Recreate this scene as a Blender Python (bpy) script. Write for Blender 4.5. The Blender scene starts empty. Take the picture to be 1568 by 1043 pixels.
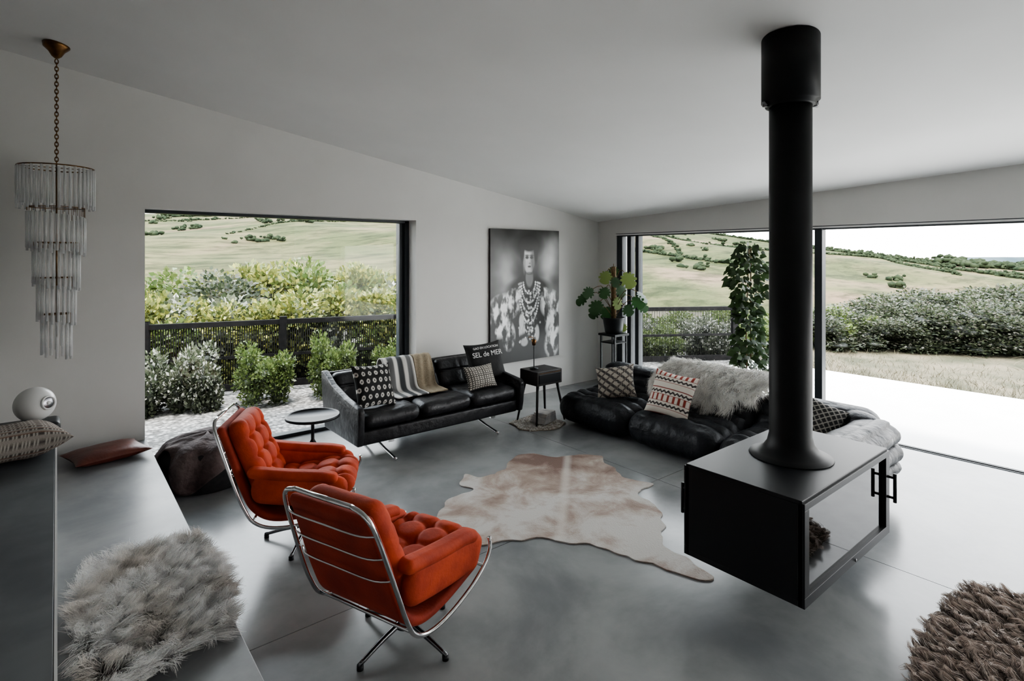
import bpy, bmesh, math, random
import numpy as np
from mathutils import Vector, Matrix, noise
random.seed(7); RNG=np.random.default_rng(7)
sc=bpy.context.scene
H=1.9; YW=5.82; XD=6.48
def C(x,y): return 2.425+.157*(6.48-x)+.056*(5.82-y)

# ------------------------------------------------------------------ materials
def newmat(name):
    m=bpy.data.materials.new(name); m.use_nodes=True
    nt=m.node_tree; b=nt.nodes['Principled BSDF']; return m,nt,b
def mat(name,col,rough=.5,metal=0,col2=None,scale=5,bump=0,bscale=None,sheen=0,spec=None,detail=4,vc=False,r2=None,bdist=.01,contrast=(.35,.65)):
    m,nt,b=newmat(name); N=nt.nodes; L=nt.links
    b.inputs['Base Color'].default_value=(*col,1); b.inputs['Roughness'].default_value=rough; b.inputs['Metallic'].default_value=metal
    if sheen: b.inputs['Sheen Weight'].default_value=sheen; b.inputs['Sheen Tint'].default_value=(min(1,col[0]*2+.1),min(1,col[1]*2+.1),min(1,col[2]*2+.1),1)
    if spec is not None: b.inputs['Specular IOR Level'].default_value=spec
    tc=N.new('ShaderNodeTexCoord')
    if vc:
        a=N.new('ShaderNodeAttribute'); a.attribute_name='Col'
        L.new(a.outputs['Color'],b.inputs['Base Color'])
    if col2 is not None:
        n=N.new('ShaderNodeTexNoise'); n.inputs['Scale'].default_value=scale; n.inputs['Detail'].default_value=detail
        L.new(tc.outputs['Object'],n.inputs['Vector'])
        r=N.new('ShaderNodeValToRGB'); r.color_ramp.elements[0].position=contrast[0]; r.color_ramp.elements[1].position=contrast[1]
        r.color_ramp.elements[0].color=(*col,1); r.color_ramp.elements[1].color=(*col2,1)
        L.new(n.outputs['Fac'],r.inputs['Fac']); L.new(r.outputs['Color'],b.inputs['Base Color'])
        if r2 is not None:
            mr=N.new('ShaderNodeMapRange'); mr.inputs['From Min'].default_value=.3; mr.inputs['From Max'].default_value=.7
            mr.inputs['To Min'].default_value=rough; mr.inputs['To Max'].default_value=r2
            L.new(n.outputs['Fac'],mr.inputs['Value']); L.new(mr.outputs['Result'],b.inputs['Roughness'])
    if bump:
        n=N.new('ShaderNodeTexNoise'); n.inputs['Scale'].default_value=bscale or scale; n.inputs['Detail'].default_value=5
        L.new(tc.outputs['Object'],n.inputs['Vector'])
        bp=N.new('ShaderNodeBump'); bp.inputs['Strength'].default_value=bump; bp.inputs['Distance'].default_value=bdist
        L.new(n.outputs['Fac'],bp.inputs['Height']); L.new(bp.outputs['Normal'],b.inputs['Normal'])
    return m
M_wall=mat('wall_paint',(.66,.65,.63),.8,col2=(.69,.68,.66),scale=2,bump=.04,bscale=120)
M_ceil=mat('ceiling_paint',(.78,.775,.76),.8,col2=(.81,.805,.79),scale=1.5,bump=.03,bscale=120)
M_black=mat('black_steel',(.009,.010,.012),.42,metal=.1,bump=.03,bscale=300,spec=.35)
M_blackm=mat('black_flue_paint',(.007,.008,.009),.5,col2=(.010,.011,.012),scale=6,spec=.25)
M_frame=mat('anthracite_frame',(.022,.027,.033),.4,col2=(.028,.034,.042),scale=4)
M_chrome=mat('chrome',(.62,.62,.62),.16,metal=1,col2=(.55,.55,.55),scale=8)
M_chromeD=mat('chrome_dark',(.22,.22,.23),.22,metal=1,col2=(.16,.16,.17),scale=8)
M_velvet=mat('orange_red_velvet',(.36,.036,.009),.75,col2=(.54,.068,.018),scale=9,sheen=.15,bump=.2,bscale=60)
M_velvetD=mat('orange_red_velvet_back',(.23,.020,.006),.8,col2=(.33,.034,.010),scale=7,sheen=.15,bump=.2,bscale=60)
M_leather=mat('black_leather',(.008,.008,.010),.33,col2=(.014,.014,.017),scale=12,bump=.6,bscale=14,r2=.5,bdist=.02)
M_leather2=mat('black_leather_quilted',(.007,.008,.011),.40,col2=(.012,.014,.018),scale=9,bump=.8,bscale=9,r2=.54,bdist=.03,spec=.32)
M_brownl=mat('brown_leather',(.10,.022,.014),.4,col2=(.15,.04,.025),scale=9,bump=.2,bscale=60)
M_wood=mat('black_wood',(.012,.011,.010),.5,col2=(.022,.019,.018),scale=14)
M_fence=mat('charred_fence_wood',(.007,.007,.007),.9,col2=(.013,.012,.012),scale=14,spec=.1)
M_brass=mat('aged_brass',(.22,.12,.05),.4,metal=1,col2=(.12,.06,.03),scale=20)
M_vc=mat('woven_textile',(1,1,1),.9,vc=True,bump=.3,bscale=150)
M_print=mat('photo_print',(1,1,1),.35,vc=True)
M_fur=mat('fur_strands',(1,1,1),.75,vc=True,sheen=.3)
M_skin=mat('hide_backing',(.25,.21,.17),.9,col2=(.3,.26,.2),scale=8)
M_white=mat('white_plastic',(.75,.75,.74),.3,col2=(.78,.78,.77),scale=5)
M_dark=mat('dark_fabric',(.012,.012,.013),.85,col2=(.02,.02,.02),scale=30,bump=.3,bscale=80)
M_hideD=mat('dark_hide_throw',(.05,.032,.032),.8,col2=(.13,.095,.09),scale=6,bump=.9,bscale=14,sheen=.1,bdist=.03)
M_soil=mat('soil',(.03,.02,.015),.95,col2=(.05,.035,.02),scale=40)
M_bark=mat('moss_pole',(.12,.07,.035),.9,col2=(.2,.13,.06),scale=30,bump=.5,bscale=60)
M_patio=mat('patio_concrete',(.78,.77,.75),.75,col2=(.83,.82,.80),scale=2)
M_paper=mat('magazine_paper',(.6,.58,.55),.5,col2=(.35,.35,.36),scale=12)
M_tan=mat('tan_wool_throw',(.34,.28,.2),.95,col2=(.4,.34,.25),scale=60,bump=.5,bscale=120)

def leafmat(name,rough=.45):
    m,nt,b=newmat(name); N=nt.nodes;L=nt.links
    a=N.new('ShaderNodeAttribute'); a.attribute_name='Col'; L.new(a.outputs['Color'],b.inputs['Base Color'])
    b.inputs['Roughness'].default_value=rough
    tr=N.new('ShaderNodeBsdfTranslucent'); L.new(a.outputs['Color'],tr.inputs['Color'])
    mx=N.new('ShaderNodeMixShader'); mx.inputs[0].default_value=.3
    L.new(b.outputs[0],mx.inputs[1]); L.new(tr.outputs[0],mx.inputs[2]); L.new(mx.outputs[0],N['Material Output'].inputs[0]); return m
M_leaf=leafmat('leaf')
def paneglass(name,tint=(.93,.96,.97),ior=1.45,base=0.0):
    m,nt,b=newmat(name); N=nt.nodes;L=nt.links; N.remove(b)
    t=N.new('ShaderNodeBsdfTransparent'); t.inputs[0].default_value=(*tint,1)
    g=N.new('ShaderNodeBsdfGlossy'); g.inputs['Roughness'].default_value=.02
    f=N.new('ShaderNodeFresnel'); f.inputs[0].default_value=ior
    ad=N.new('ShaderNodeMath'); ad.operation='ADD'; ad.use_clamp=True; ad.inputs[1].default_value=base; L.new(f.outputs[0],ad.inputs[0])
    mx=N.new('ShaderNodeMixShader'); L.new(ad.outputs[0],mx.inputs[0]); L.new(t.outputs[0],mx.inputs[1]); L.new(g.outputs[0],mx.inputs[2])
    L.new(mx.outputs[0],N['Material Output'].inputs[0]); return m
M_glass=paneglass('window_glass',(.96,.975,.98),1.22); M_sglass=paneglass('stove_glass',(.55,.55,.55),1.5,.11)
def rodglass():
    m,nt,b=newmat('chandelier_glass'); N=nt.nodes;L=nt.links
    b.inputs['Base Color'].default_value=(.85,.86,.87,1); b.inputs['Roughness'].default_value=.08; b.inputs['Specular IOR Level'].default_value=1
    t=N.new('ShaderNodeBsdfTransparent'); t.inputs[0].default_value=(.96,.96,.95,1)
    lw=N.new('ShaderNodeLayerWeight'); lw.inputs[0].default_value=.5
    mr=N.new('ShaderNodeMapRange'); mr.inputs['To Min'].default_value=.2; mr.inputs['To Max'].default_value=.95; L.new(lw.outputs['Facing'],mr.inputs['Value'])
    mx=N.new('ShaderNodeMixShader'); L.new(mr.outputs[0],mx.inputs[0]); L.new(t.outputs[0],mx.inputs[1]); L.new(b.outputs[0],mx.inputs[2])
    L.new(mx.outputs[0],N['Material Output'].inputs[0]); return m
M_rod=rodglass()
def concrete(name,c1,c2,r1,r2,sc1=1.1,lo=.30,hi=.70):
    m,nt,b=newmat(name); N=nt.nodes;L=nt.links
    tc=N.new('ShaderNodeTexCoord')
    n=N.new('ShaderNodeTexNoise'); n.inputs['Scale'].default_value=sc1; n.inputs['Detail'].default_value=8; n.inputs['Roughness'].default_value=.58; n.inputs['Distortion'].default_value=.3
    n2=N.new('ShaderNodeTexNoise'); n2.inputs['Scale'].default_value=2.2; n2.inputs['Detail'].default_value=4
    for q in (n,n2): L.new(tc.outputs['Object'],q.inputs['Vector'])
    r=N.new('ShaderNodeValToRGB'); r.color_ramp.interpolation='EASE'; r.color_ramp.elements[0].position=lo; r.color_ramp.elements[1].position=hi
    r.color_ramp.elements[0].color=(*c1,1); r.color_ramp.elements[1].color=(*c2,1)
    L.new(n.outputs['Fac'],r.inputs['Fac'])
    mr=N.new('ShaderNodeMapRange'); mr.inputs['From Min'].default_value=.25; mr.inputs['From Max'].default_value=.75; mr.inputs['To Min'].default_value=r1; mr.inputs['To Max'].default_value=r2
    L.new(n2.outputs['Fac'],mr.inputs['Value']); L.new(mr.outputs[0],b.inputs['Roughness'])
    L.new(r.outputs['Color'],b.inputs['Base Color'])
    return m
M_floor=concrete('polished_concrete',(.175,.185,.19),(.335,.34,.34),.19,.255)
M_plat=concrete('platform_concrete',(.165,.175,.185),(.32,.325,.325),.285,.40,1.6)
M_block=concrete('dark_concrete_counter',(.07,.08,.09),(.15,.16,.17),.38,.5,1.8)
def gravel():
    m,nt,b=newmat('pale_gravel'); N=nt.nodes;L=nt.links
    tc=N.new('ShaderNodeTexCoord'); v=N.new('ShaderNodeTexVoronoi'); v.inputs['Scale'].default_value=20
    L.new(tc.outputs['Object'],v.inputs['Vector'])
    r=N.new('ShaderNodeValToRGB'); r.color_ramp.elements[0].position=.1; r.color_ramp.elements[1].position=.9
    r.color_ramp.elements[0].color=(.26,.245,.23,1); r.color_ramp.elements[1].color=(.70,.67,.64,1)
    s=N.new('ShaderNodeSeparateColor'); L.new(v.outputs['Color'],s.inputs[0]); L.new(s.outputs[0],r.inputs['Fac'])
    mu=N.new('ShaderNodeMapRange'); mu.inputs['From Max'].default_value=.6; mu.inputs['To Min'].default_value=1; mu.inputs['To Max'].default_value=.3
    L.new(v.outputs['Distance'],mu.inputs['Value'])
    mx=N.new('ShaderNodeMix'); mx.data_type='RGBA'; mx.blend_type='MULTIPLY'; mx.inputs[0].default_value=1
    L.new(r.outputs[0],mx.inputs[6]); L.new(mu.outputs[0],mx.inputs[7]); L.new(mx.outputs[2],b.inputs['Base Color'])
    b.inputs['Roughness'].default_value=.9
    bp=N.new('ShaderNodeBump'); bp.invert=True; bp.inputs['Distance'].default_value=.03; L.new(v.outputs['Distance'],bp.inputs['Height']); L.new(bp.outputs[0],b.inputs['Normal'])
    return m
M_gravel=gravel()
M_lawn=mat('dry_lawn',(.055,.056,.028),.95,col2=(.15,.125,.08),scale=1.6,bump=1,bscale=25,detail=10,bdist=.06)
def hillmat():
    m,nt,b=newmat('hillside_grass'); N=nt.nodes;L=nt.links
    tc=N.new('ShaderNodeTexCoord')
    a=N.new('ShaderNodeTexNoise'); a.inputs['Scale'].default_value=.020; a.inputs['Detail'].default_value=8; a.inputs['Roughness'].default_value=.6; a.inputs['Distortion'].default_value=1
    c=N.new('ShaderNodeTexNoise'); c.inputs['Scale'].default_value=.16; c.inputs['Detail'].default_value=9; c.inputs['Roughness'].default_value=.75
    mp=N.new('ShaderNodeMapping'); mp.inputs['Scale'].default_value=(1,2.2,3); L.new(tc.outputs['Object'],mp.inputs[0])
    L.new(tc.outputs['Object'],a.inputs['Vector']); L.new(mp.outputs[0],c.inputs['Vector'])
    r=N.new('ShaderNodeValToRGB'); e=r.color_ramp.elements
    e[0].position=.42; e[0].color=(.048,.056,.023,1); e[1].position=.58; e[1].color=(.120,.088,.060,1)
    k=e.new(.5); k.color=(.084,.079,.040,1)
    L.new(a.outputs[0],r.inputs[0])
    r2=N.new('ShaderNodeValToRGB'); f=r2.color_ramp.elements; f[0].position=.40; f[0].color=(.42,.46,.38,1); f[1].position=.54; f[1].color=(1.08,1.04,1,1)
    L.new(c.outputs[0],r2.inputs[0])
    mx=N.new('ShaderNodeMix'); mx.data_type='RGBA'; mx.blend_type='MULTIPLY'; mx.inputs[0].default_value=1
    L.new(r.outputs[0],mx.inputs[6]); L.new(r2.outputs[0],mx.inputs[7]); L.new(mx.outputs[2],b.inputs['Base Color']); b.inputs['Roughness'].default_value=1; b.inputs['Specular IOR Level'].default_value=.1
    return m
M_hill=hillmat()
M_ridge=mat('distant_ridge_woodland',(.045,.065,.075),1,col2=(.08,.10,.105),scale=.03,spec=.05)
def cowmat():
    m,nt,b=newmat('cowhide'); N=nt.nodes;L=nt.links
    tc=N.new('ShaderNodeTexCoord')
    n=N.new('ShaderNodeTexNoise'); n.inputs['Scale'].default_value=2.8; n.inputs['Detail'].default_value=7; n.inputs['Roughness'].default_value=.62; n.inputs['Distortion'].default_value=.4
    L.new(tc.outputs['Object'],n.inputs['Vector'])
    d=N.new('ShaderNodeVectorMath'); d.operation='DISTANCE'; d.inputs[1].default_value=(3.65,3.85,0); L.new(tc.outputs['Object'],d.inputs[0])
    mr=N.new('ShaderNodeMapRange'); mr.inputs['From Min'].default_value=0; mr.inputs['From Max'].default_value=1.0; mr.inputs['To Min'].default_value=.35; mr.inputs['To Max'].default_value=.02
    L.new(d.outputs['Value'],mr.inputs['Value'])
    ad=N.new('ShaderNodeMath'); L.new(n.outputs[0],ad.inputs[0]); L.new(mr.outputs[0],ad.inputs[1])
    r=N.new('ShaderNodeValToRGB'); e=r.color_ramp.elements
    e[0].position=.48; e[0].color=(.50,.475,.44,1); e[1].position=.80; e[1].color=(.14,.07,.045,1)
    k=e.new(.62); k.color=(.33,.25,.20,1)
    L.new(ad.outputs[0],r.inputs[0])
    s=N.new('ShaderNodeVectorMath'); s.operation='DOT_PRODUCT'; s.inputs[1].default_value=(.684,-.729,0); L.new(tc.outputs['Object'],s.inputs[0])
    s2=N.new('ShaderNodeMath'); s2.operation='SUBTRACT'; L.new(s.outputs['Value'],s2.inputs[0]); s2.inputs[1].default_value=.684*3.72-.729*3.72
    s3=N.new('ShaderNodeMath'); s3.operation='ABSOLUTE'; L.new(s2.outputs[0],s3.inputs[0])
    s4=N.new('ShaderNodeMapRange'); s4.inputs['From Min'].default_value=.01; s4.inputs['From Max'].default_value=.05; s4.inputs['To Min'].default_value=.5; s4.inputs['To Max'].default_value=0
    L.new(s3.outputs[0],s4.inputs['Value'])
    mx=N.new('ShaderNodeMix'); mx.data_type='RGBA'; L.new(s4.outputs[0],mx.inputs[0]); L.new(r.outputs[0],mx.inputs[6]); mx.inputs[7].default_value=(.60,.57,.52,1)
    L.new(mx.outputs[2],b.inputs['Base Color']); b.inputs['Roughness'].default_value=.6
    b.inputs['Sheen Weight'].default_value=.15
    w=N.new('ShaderNodeTexNoise'); w.inputs['Scale'].default_value=90; L.new(tc.outputs['Object'],w.inputs['Vector'])
    bp=N.new('ShaderNodeBump'); bp.inputs['Strength'].default_value=.3; bp.inputs['Distance'].default_value=.01; L.new(w.outputs[0],bp.inputs['Height']); L.new(bp.outputs[0],b.inputs['Normal'])
    return m
M_cow=cowmat()

# ------------------------------------------------------------------ mesh builder
def smooth_path(pts,n):
    P=np.array(pts,float); P=np.vstack([2*P[0]-P[1],P,2*P[-1]-P[-2]]); out=[]
    k=len(P)-3; m=24
    for i in range(k):
        p0,p1,p2,p3=P[i:i+4]
        for t in np.linspace(0,1,m,endpoint=False):
            out.append(.5*((2*p1)+(-p0+p2)*t+(2*p0-5*p1+4*p2-p3)*t*t+(-p0+3*p1-3*p2+p3)*t**3))
    out.append(P[-2]); out=np.array(out)
    d=np.r_[0,np.cumsum(np.linalg.norm(np.diff(out,axis=0),axis=1))]
    if np.isscalar(n): s=np.linspace(0,d[-1],n)
    else: s=n*d[-1]
    return np.stack([np.interp(s,d,out[:,j]) for j in range(out.shape[1])],1),s,d[-1]
class MB:
    def __init__(s): s.v=[];s.f=[];s.m=[];s.s=[];s.c=[];s.n=0;s.mats=[];s.M=Matrix.Identity(4)
    def mi(s,m):
        if m not in s.mats: s.mats.append(m)
        return s.mats.index(m)
    def add(s,v,f,m,smooth=False,col=None):
        v=np.asarray(v,float); M=np.array(s.M); v=v@M[:3,:3].T+M[:3,3]
        k=s.mi(m)
        if isinstance(f,np.ndarray): F=(f+s.n).tolist()
        else: F=[[a+s.n for a in q] for q in f]
        s.v.append(v); s.f+=F; s.m+=[k]*len(F); s.s+=[smooth]*len(F)
        if col is None: col=(1,1,1)
        col=np.asarray(col,float)
        if col.ndim==1: col=np.tile(col,(len(v),1))
        s.c.append(col); s.n+=len(v)
    def bm(s,bm_,m,smooth=False):
        bm_.verts.index_update()
        s.add([v.co[:] for v in bm_.verts],[[v.index for v in f.verts] for f in bm_.faces],m,smooth); bm_.free()
    def hexa(s,v8,m,bev=0,seg=2,smooth=False):
        b=bmesh.new(); vs=[b.verts.new(v) for v in v8]
        for q in ((0,3,2,1),(4,5,6,7),(0,1,5,4),(1,2,6,5),(2,3,7,6),(3,0,4,7)): b.faces.new([vs[i] for i in q])
        if bev: bmesh.ops.bevel(b,geom=b.edges[:],offset=bev,segments=seg,affect='EDGES',profile=.5)
        s.bm(b,m,smooth)
    def box(s,lo,hi,m,bev=0,seg=2,smooth=False):
        x0,y0,z0=lo;x1,y1,z1=hi
        s.hexa([(x0,y0,z0),(x1,y0,z0),(x1,y1,z0),(x0,y1,z0),(x0,y0,z1),(x1,y0,z1),(x1,y1,z1),(x0,y1,z1)],m,bev,seg,smooth)
    def prism(s,out,axis,a,b_,m,bev=0,smooth=False):
        n=len(out)
        def P(p,k): return (k,p[0],p[1]) if axis=='x' else ((p[0],k,p[1]) if axis=='y' else (p[0],p[1],k))
        b=bmesh.new(); A=[b.verts.new(P(p,a)) for p in out]; B=[b.verts.new(P(p,b_)) for p in out]
        b.faces.new(A); b.faces.new(B[::-1])
        for i in range(n): b.faces.new([A[i],B[i],B[(i+1)%n],A[(i+1)%n]])
        bmesh.ops.recalc_face_normals(b,faces=b.faces[:])
        if bev: bmesh.ops.bevel(b,geom=b.edges[:],offset=bev,segments=2,affect='EDGES',profile=.5)
        s.bm(b,m,smooth)
    def tube(s,pts,r,m,seg=10,smoothn=None,closed=False,r1=None):
        P=np.array(pts,float)
        if smoothn: P=smooth_path(P,smoothn)[0]
        n=len(P); T=np.gradient(P,axis=0)
        if closed: T=np.roll(P,-1,0)-np.roll(P,1,0)
        T/=np.linalg.norm(T,axis=1)[:,None]+1e-9
        up=np.array([0,0,1.]) if abs(T[0][2])<.9 else np.array([1.,0,0])
        N=np.cross(T[0],up); N/=np.linalg.norm(N); V=[]
        for i in range(n):
            N=N-T[i]*N.dot(T[i]); N/=np.linalg.norm(N)+1e-9; B=np.cross(T[i],N)
            rr=r if r1 is None else r+(r1-r)*i/(n-1)
            a=np.arange(seg)*2*math.pi/seg
            V.append(P[i]+rr*(np.cos(a)[:,None]*N+np.sin(a)[:,None]*B))
        V=np.vstack(V);F=[]
        for i in range(n if closed else n-1):
            j=(i+1)%n
            for k in range(seg):
                l=(k+1)%seg; F.append([i*seg+k,i*seg+l,j*seg+l,j*seg+k])
        if not closed: F.append(list(range(seg))[::-1]); F.append([(n-1)*seg+k for k in range(seg)])
        s.add(V,F,m,True)
    def cyl(s,p0,p1,r,m,seg=20,r1=None): s.tube([p0,p1],r,m,seg,r1=r1)
    def lathe(s,prof,m,c=(0,0),seg=48,smooth=True,col=None):
        a=np.arange(seg)*2*math.pi/seg; V=[];F=[]
        for r,z in prof: V.append(np.stack([c[0]+r*np.cos(a),c[1]+r*np.sin(a),np.full(seg,z)],1))
        n=len(prof)
        for i in range(n-1):
            for k in range(seg):
                l=(k+1)%seg; F.append([i*seg+k,i*seg+l,(i+1)*seg+l,(i+1)*seg+k])
        F.append([k for k in range(seg)][::-1]); F.append([(n-1)*seg+k for k in range(seg)])
        s.add(np.vstack(V),F,m,smooth)
    def pad(s,pts,w,th,m,ns=44,nt=26,disp=None,wf=None,capr=None,yc=0,col=None):
        b=th/2; a=w/2; r=min(b,a)*.96; R=capr or b
        L0=smooth_path(pts,10)[2]; q=min(.45,R/L0)
        e=q*(1-np.cos(np.linspace(0,math.pi/2,7)))
        t=np.r_[e,np.linspace(q,1-q,ns)[1:-1],1-e[::-1]]
        P,S,L=smooth_path(pts,t)
        T=np.gradient(P,axis=0); T/=np.linalg.norm(T,axis=1)[:,None]+1e-9
        N=np.stack([-T[:,1],T[:,0]],1)
        sec=[]
        for y in np.linspace(-(a-r),a-r,nt): sec.append((y,b,1.))
        for k in np.linspace(0,math.pi/2,6)[1:]: sec.append((a-r+r*math.sin(k),b-r+r*math.cos(k),math.cos(k)))
        for k in np.linspace(0,math.pi/2,6): sec.append((a-r+r*math.cos(k),-(b-r)-r*math.sin(k),0))
        for y in np.linspace(a-r,-(a-r),8)[1:]: sec.append((y,-b,0))
        for k in np.linspace(0,math.pi/2,6)[1:]: sec.append((-(a-r)-r*math.sin(k),-(b-r)-r*math.cos(k),0))
        for k in np.linspace(0,math.pi/2,6)[:-1]: sec.append((-(a-r)-r*math.cos(k),b-r+r*math.sin(k),math.sin(k)))
        sec=np.array(sec); K=len(sec); V=[]
        for i in range(len(P)):
            k=min(S[i],L-S[i]); f=1 if k>=R else math.sqrt(max(0,1-((R-k)/R)**2)); f=max(f,.04)
            ws=(1 if wf is None else wf(S[i]/L))
            y=sec[:,0]*(1-(1-f)*r/a)*ws; n=sec[:,1]*f
            if disp is not None: n=n+disp(S[i],sec[:,0],L)*sec[:,2]*f
            V.append(np.stack([P[i,0]+N[i,0]*n,y+yc,P[i,1]+N[i,1]*n],1))
        n=len(P); F=[]
        for i in range(n-1):
            for k in range(K):
                l=(k+1)%K; F.append([i*K+k,i*K+l,(i+1)*K+l,(i+1)*K+k])
        F.append(list(range(K))[::-1]); F.append([(n-1)*K+k for k in range(K)])
        s.add(np.vstack(V),F,m,True)
    def pillow(s,w,h,th,m,cf=None,n=40,jit=.0):
        u=np.linspace(-1,1,n); U,Vv=np.meshgrid(u,u,indexing='ij')
        pin=1-.10*(1-np.abs(Vv)**2)*np.abs(U)**2; pin2=1-.10*(1-np.abs(U)**2)*np.abs(Vv)**2
        X=U*w/2*pin; Z=Vv*h/2*pin2
        T=th/2*((1-np.abs(U)**2.6)*(1-np.abs(Vv)**2.6))**.55
        if jit:
            for i in range(n):
                for j in range(n):
                    T[i,j]*=1+jit*noise.noise(Vector((U[i,j]*2.3,Vv[i,j]*2.3,w*9)))
        for sg in (-1,1):
            V=np.stack([X,sg*T,Z],-1).reshape(-1,3); I=np.arange(n*n).reshape(n,n)
            q=np.stack([I[:-1,:-1],I[1:,:-1],I[1:,1:],I[:-1,1:]],-1).reshape(-1,4)
            if sg>0: q=q[:,::-1]
            col=None if cf is None else cf(U.reshape(-1),Vv.reshape(-1))
            s.add(V,q,m,True,col)
    def build(s,name,loc=(0,0,0),rot=0,parent=None):
        me=bpy.data.meshes.new(name); V=np.vstack(s.v)
        me.from_pydata(V.tolist(),[],s.f)
        for m in s.mats: me.materials.append(m)
        me.polygons.foreach_set('material_index',np.array(s.m,dtype=np.int32))
        me.polygons.foreach_set('use_smooth',np.array(s.s,dtype=bool))
        ca=me.color_attributes.new('Col','FLOAT_COLOR','POINT')
        c=np.vstack(s.c); c=np.c_[c,np.ones(len(c))]
        ca.data.foreach_set('color',c.astype(np.float32).ravel())
        me.update(); o=bpy.data.objects.new(name,me); sc.collection.objects.link(o)
        o.location=loc; o.rotation_euler=(0,0,rot); o.parent=parent
        return o
def Rz(d): return Matrix.Rotation(math.radians(d),4,'Z')
def Rx(d): return Matrix.Rotation(math.radians(d),4,'X')
def Ry(d): return Matrix.Rotation(math.radians(d),4,'Y')
def Tr(*a): return Matrix.Translation(a)
def wallpiece(b,x0,x1,y0,y1,z0,z1,m):
    t=lambda x,y:(C(x,y)+.02 if z1 is None else z1)
    b.hexa([(x0,y0,z0),(x1,y0,z0),(x1,y1,z0),(x0,y1,z0),(x0,y0,t(x0,y0)),(x1,y0,t(x1,y0)),(x1,y1,t(x1,y1)),(x0,y1,t(x0,y1))],m)

# ------------------------------------------------------------------ room shell
X0,Y0=-4.2,-4.2
b=MB(); jy=2.87; jx=3.95; g=.0025
b.box((.55,Y0,-.12),(6.62,6.0,-.004),M_dark)
for (xa,xb) in ((.55,jx-g),(jx+g,6.50)):
    for (ya,yb) in ((Y0,jy-g),(jy+g,5.98)): b.box((xa,ya,-.02),(xb,yb,0),M_floor)
b.build('floor')
b=MB(); b.box((X0,Y0,-.12),(.61,5.82,.29),M_plat,.004); b.build('platform_floor')
b=MB()
wallpiece(b,X0,.60,YW,YW+.32,-.1,None,M_wall); wallpiece(b,3.295,XD+.15,YW,YW+.32,-.1,None,M_wall)
wallpiece(b,.60,3.295,YW,YW+.32,2.322,None,M_wall); b.build('wall_back')
b=MB(); wallpiece(b,XD,XD+.3,Y0,YW,2.233,None,M_wall); wallpiece(b,XD,XD+.3,5.46,YW,-.1,2.233,M_wall); b.build('wall_right')
b=MB(); wallpiece(b,X0-.3,X0,Y0,YW+.3,-.1,None,M_wall); b.build('wall_left')
b=MB(); wallpiece(b,X0,XD+.3,Y0-.3,Y0,-.1,None,M_wall); b.build('wall_front')
b=MB(); x0,x1,y0,y1=X0-.4,XD+.5,Y0-.4,YW+.5
v=[(x,y,C(x,y)+dz) for dz in (0,.25) for x,y in ((x0,y0),(x1,y0),(x1,y1),(x0,y1))]
b.hexa(v,M_ceil); b.build('ceiling')
# window 1
b=MB(); ya,yb=5.99,6.09; fx0,fx1=.60,3.295; w=.055
b.box((fx0,ya,-.02),(fx0+.012,yb,2.322),M_frame); b.box((fx1-w,ya,-.02),(fx1,yb,2.322),M_frame,.003)
b.box((fx0,ya,2.322-.03),(fx1,yb,2.322),M_frame,.003); b.box((fx0,ya,-.03),(fx1,yb,.035),M_frame,.003)
b.box((fx1-w-.05,ya+.04,0),(fx1-w,yb+.03,2.30),M_frame,.003)
b.box((fx0+.012,6.045,.03),(fx1-w,6.052,2.295),M_glass); b.build('window_1')
# sliding doors
b=MB(); xa,xb=6.50,6.60
for (p,q) in ((5.36,5.46),(5.20,5.27),(5.06,5.12),(2.57,2.65)): b.box((xa,p,0),(xb,q,2.233),M_frame,.004)
b.box((xa+.01,Y0,2.19),(xb,5.46,2.233),M_frame); 
for dx in (0,.05): b.box((xa+dx,Y0,-.004),(xa+.012+dx,5.46,.006),M_frame)
b.box((xa+.02,2.65,0),(xb-.02,5.4,.05),M_frame)
b.box((6.545,2.65,.05),(6.552,5.4,2.19),M_glass)
for p in (-.6,-4.15): b.box((xa+.05,p,0),(xb,p+.06,2.233),M_frame)
b.build('door_1')
b=MB(); b.box((XD-.012,Y0,2.205),(XD+.0,5.46,2.222),M_white); b.build('trim_1')

# counter block
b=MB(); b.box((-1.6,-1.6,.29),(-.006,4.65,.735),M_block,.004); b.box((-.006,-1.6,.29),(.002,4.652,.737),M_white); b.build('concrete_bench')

# ------------------------------------------------------------------ stove
b=MB(); x0,x1,y0,y1,z0,z1=2.735,3.90,1.17,1.80,.226,.735
b.box((x0,y0,z1-.02),(x1,y1,z1),M_black,.003); b.box((x0,y0,z0),(x1,y1,z0+.03),M_black,.003)
b.box((x0,y0+.0,z0+.03),(x0+.03,y1,z1-.02),M_black); b.box((x1-.03,y0,z0+.03),(x1,y1,z1-.02),M_black)
for yy in (y0,y1):
    s_=1 if yy==y0 else -1; a,c=sorted((yy-.012*s_,yy+.02*s_))
    b.box((x0,a,z1-.045),(x1,c,z1-.012),M_black,.002); b.box((x0,a,z0+.0),(x1,c,z0+.05),M_black,.002)
    b.box((x0,a,z0+.05),(x0+.05,c,z1-.045),M_black,.002); b.box((x1-.06,a,z0+.05),(x1,c,z1-.045),M_black,.002)
    g0=yy+.008*s_; a,c=sorted((g0,g0+.004*s_)); b.box((x0+.05,a,z0+.05),(x1-.06,c,z1-.045),M_sglass)
    hy=yy-.05*s_
    hx=x1-.035 if s_==1 else x0+.045
    b.tube([(hx,hy,.43),(hx,hy,.60)],.010,M_black,12)
    for hz_ in(.455,.575): b.tube([(hx,yy,hz_),(hx,hy,hz_)],.008,M_black,10)
b.box((x0+.03,y0+.05,z0+.03),(x1-.03,y1-.05,z0+.06),M_soil)
b.tube([(3.35,1.155,z0+.025),(3.35,1.15,z0+.025)],.008,M_chromeD,10)
cx,cy=3.317,1.485; ct=C(cx,cy)
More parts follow.
